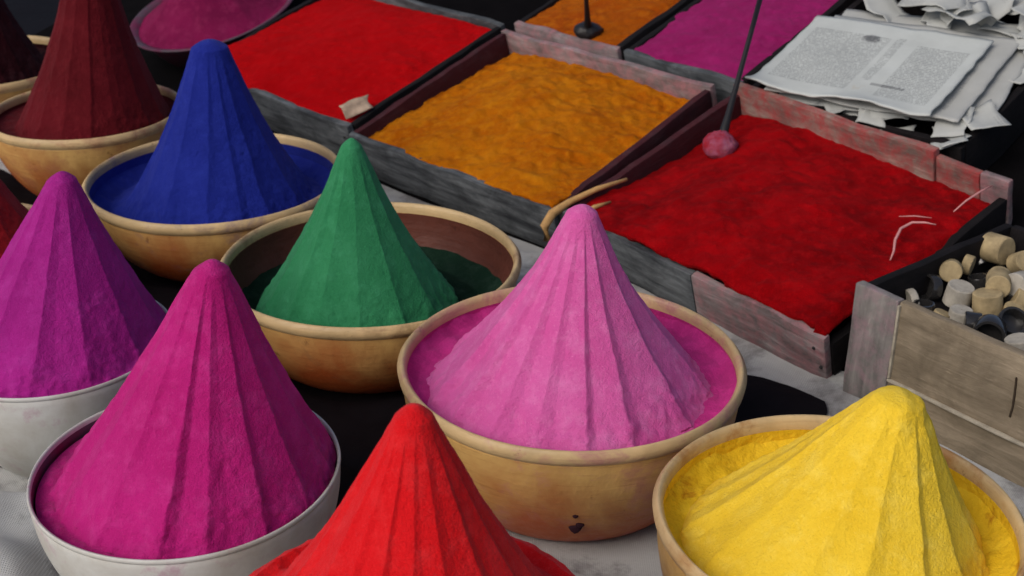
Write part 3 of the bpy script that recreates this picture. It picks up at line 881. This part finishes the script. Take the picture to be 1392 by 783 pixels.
# local x, y, height, radius, length, kind, spin, tip
PEGS = [
    (0.02, 0.214, 0.118, 0.016, 0.026, 'c', 1.48, 1.45, 'large pale turned peg with a notched end, lying on the others'),
    (0.018, 0.135, 0.114, 0.012, 0.019, 'c', 0.57, 1.28, 'stubby pale peg leaning against the chalky one'),
    (0.019, 0.164, 0.113, 0.011, 0.01, 'c', 5.03, 1.45, 'thin pale disc standing on edge beside the stubby peg'),
    (0.044, 0.115, 0.102, 0.0145, 0.022, 'w', 1.74, 0.15, 'chalky white peg standing upright near the front board'),
    (0.015, 0.106, 0.102, 0.0145, 0.012, 'v', 5.92, 1.35, 'dark glass vial behind the front board, next to the chalky peg'),
    (0.075, 0.12, 0.103, 0.015, 0.024, 'c', 5.03, 0.15, 'square-shouldered peg with a red-dusted end'),
    (0.067, 0.148, 0.115, 0.013, 0.034, 'c', 0.54, 1.45, 'longest pale peg lying across the others'),
    (0.052, 0.212, 0.114, 0.012, 0.02, 'c', 1.12, 0.96, 'peg half hidden beside the large notched one'),
    (0.082, 0.162, 0.115, 0.013, 0.022, 'w', 0.05, 1.39, 'small plain chalky peg in the box'),
    (0.095, 0.152, 0.101, 0.013, 0.022, 'c', 5.33, 1.19, 'small plain pale turned peg in the box'),
    (0.116, 0.099, 0.103, 0.015, 0.02, 'v', 0.9, 0.7, 'open glass vial showing its round mouth'),
    (0.115, 0.064, 0.104, 0.016, 0.022, 'v', 0.51, 1.45, 'black vial lying against the front board'),
    (0.097, 0.132, 0.098, 0.01, 0.014, 'c', 4.4, -0.28, 'small plain pale turned peg in the box'),
    (0.019, 0.071, 0.1, 0.012, 0.008, 'w', 2.59, 1.34, 'flat chalky disc near the corner post'),
    (0.038, 0.064, 0.099, 0.011, 0.014, 'v', 1.15, -0.05, 'small dark glass vial between the pegs in the box'),
    (0.058, 0.066, 0.097, 0.009, 0.012, 'c', 5.68, -0.32, 'small plain pale turned peg in the box'),
    (0.072, 0.078, 0.1, 0.012, 0.016, 'w', 1.74, 0.07, 'small plain chalky peg in the box'),
    (0.147, 0.066, 0.101, 0.013, 0.02, 'w', 2.08, -0.26, 'small plain chalky peg in the box'),
    (0.089, 0.074, 0.1, 0.012, 0.016, 'v', 2.24, 1.58, 'small dark glass vial between the pegs in the box'),
    (0.002, 0.211, 0.1, 0.012, 0.018, 'v', 4.62, 0.91, 'small dark glass vial between the pegs in the box'),
    (0.009, 0.284, 0.102, 0.014, 0.02, 'v', 2.02, -0.28, 'small dark glass vial between the pegs in the box'),
    (0.037, 0.16, 0.099, 0.011, 0.016, 'v', 1.84, -0.25, 'small dark glass vial between the pegs in the box'),
    (0.077, 0.157, 0.099, 0.011, 0.016, 'v', 1.57, 0.08, 'small dark glass vial between the pegs in the box'),
    (0.274, 0.116, 0.102, 0.0141, 0.024, 'w', 2.18, 0.08, 'small plain chalky peg in the box'),
    (0.235, 0.217, 0.103, 0.0147, 0.025, 'v', 0.68, -0.38, 'small dark glass vial between the pegs in the box'),
    (0.331, 0.143, 0.101, 0.0134, 0.0228, 'c', 3.28, 0.67, 'small plain pale turned peg in the box'),
    (0.268, 0.037, 0.102, 0.0141, 0.024, 'w', 2.46, 1.48, 'small plain chalky peg in the box'),
    (0.292, 0.076, 0.101, 0.013, 0.0221, 'v', 1.31, 0.39, 'small dark glass vial between the pegs in the box'),
    (0.317, 0.111, 0.101, 0.013, 0.0221, 'c', 0.19, 0.01, 'small plain pale turned peg in the box'),
    (0.256, 0.07, 0.101, 0.0127, 0.0216, 'c', 1.57, 0.15, 'small plain pale turned peg in the box'),
    (0.354, 0.09, 0.103, 0.015, 0.0255, 'c', 2.42, 1.3, 'small plain pale turned peg in the box'),
    (0.318, 0.18, 0.101, 0.013, 0.0221, 'c', 0.56, -0.08, 'small plain pale turned peg in the box'),
    (0.351, 0.201, 0.1, 0.0123, 0.0209, 'c', 3.94, 1.1, 'small plain pale turned peg in the box'),
    (0.316, 0.185, 0.102, 0.0136, 0.0231, 'c', 4.12, 0.04, 'small plain pale turned peg in the box'),
    (0.358, 0.212, 0.102, 0.0144, 0.0245, 'c', 1.68, 0.76, 'small plain pale turned peg in the box'),
    (0.249, 0.105, 0.102, 0.0141, 0.024, 'c', 1.62, 1.21, 'small plain pale turned peg in the box'),
    (0.351, 0.161, 0.101, 0.0133, 0.0226, 'v', 4.48, 1.35, 'small dark glass vial between the pegs in the box')]
KIND = {'c': ('turned_peg', 'cork', 'peg', 'turned pegs in the box'), 'w': ('turned_peg', 'cork_white', 'peg', 'turned pegs in the box'), 'v': ('glass_vial', 'vial', 'vial', 'glass vials in the box')}
for k, (x, y, zz, r, Lp, kd, spin, tip, lab) in enumerate(PEGS):
    nm, mt, cat, grp = KIND[kd]
    o = link(nm, peg_mesh(r, Lp, kd == 'v', k), M[mt])
    o.matrix_world = bxm @ Matrix.Translation((x, y, zz)) @ Matrix.Rotation(spin, 4, 'Z') @ Matrix.Rotation(tip, 4, 'X')
    tag(o, lab, cat, grp)

# ------------------------------------------------------------------ steel dish of magenta powder behind, left
t = thing('steel_dish', 'wide steel dish dusted with magenta beyond the blue cone', 'dish')
DM = frame(-1.045, .185, -.070)
t.matrix_world = DM
prof = [(.0005, 0), (.10, 0), (.115, .003), (.148, .056), (.160, .061), (.161, .064), (.158, .065), (.146, .060), (.113, .007), (.098, .003), (.0005, .003)]
link('basin', lathe(prof, 96), M['dusty'], t)
o = link('powder_mound', heap_mesh(.146, .085, .04, .058, [(.150, .057)], lean=(0, 0, .002, -.002), npl=9, seed=66, amp=.03, na=160, nr=50), M['dish_magenta'])
o.matrix_world = DM
tag(o, 'dusky magenta powder lying in the wide steel dish', 'powder')
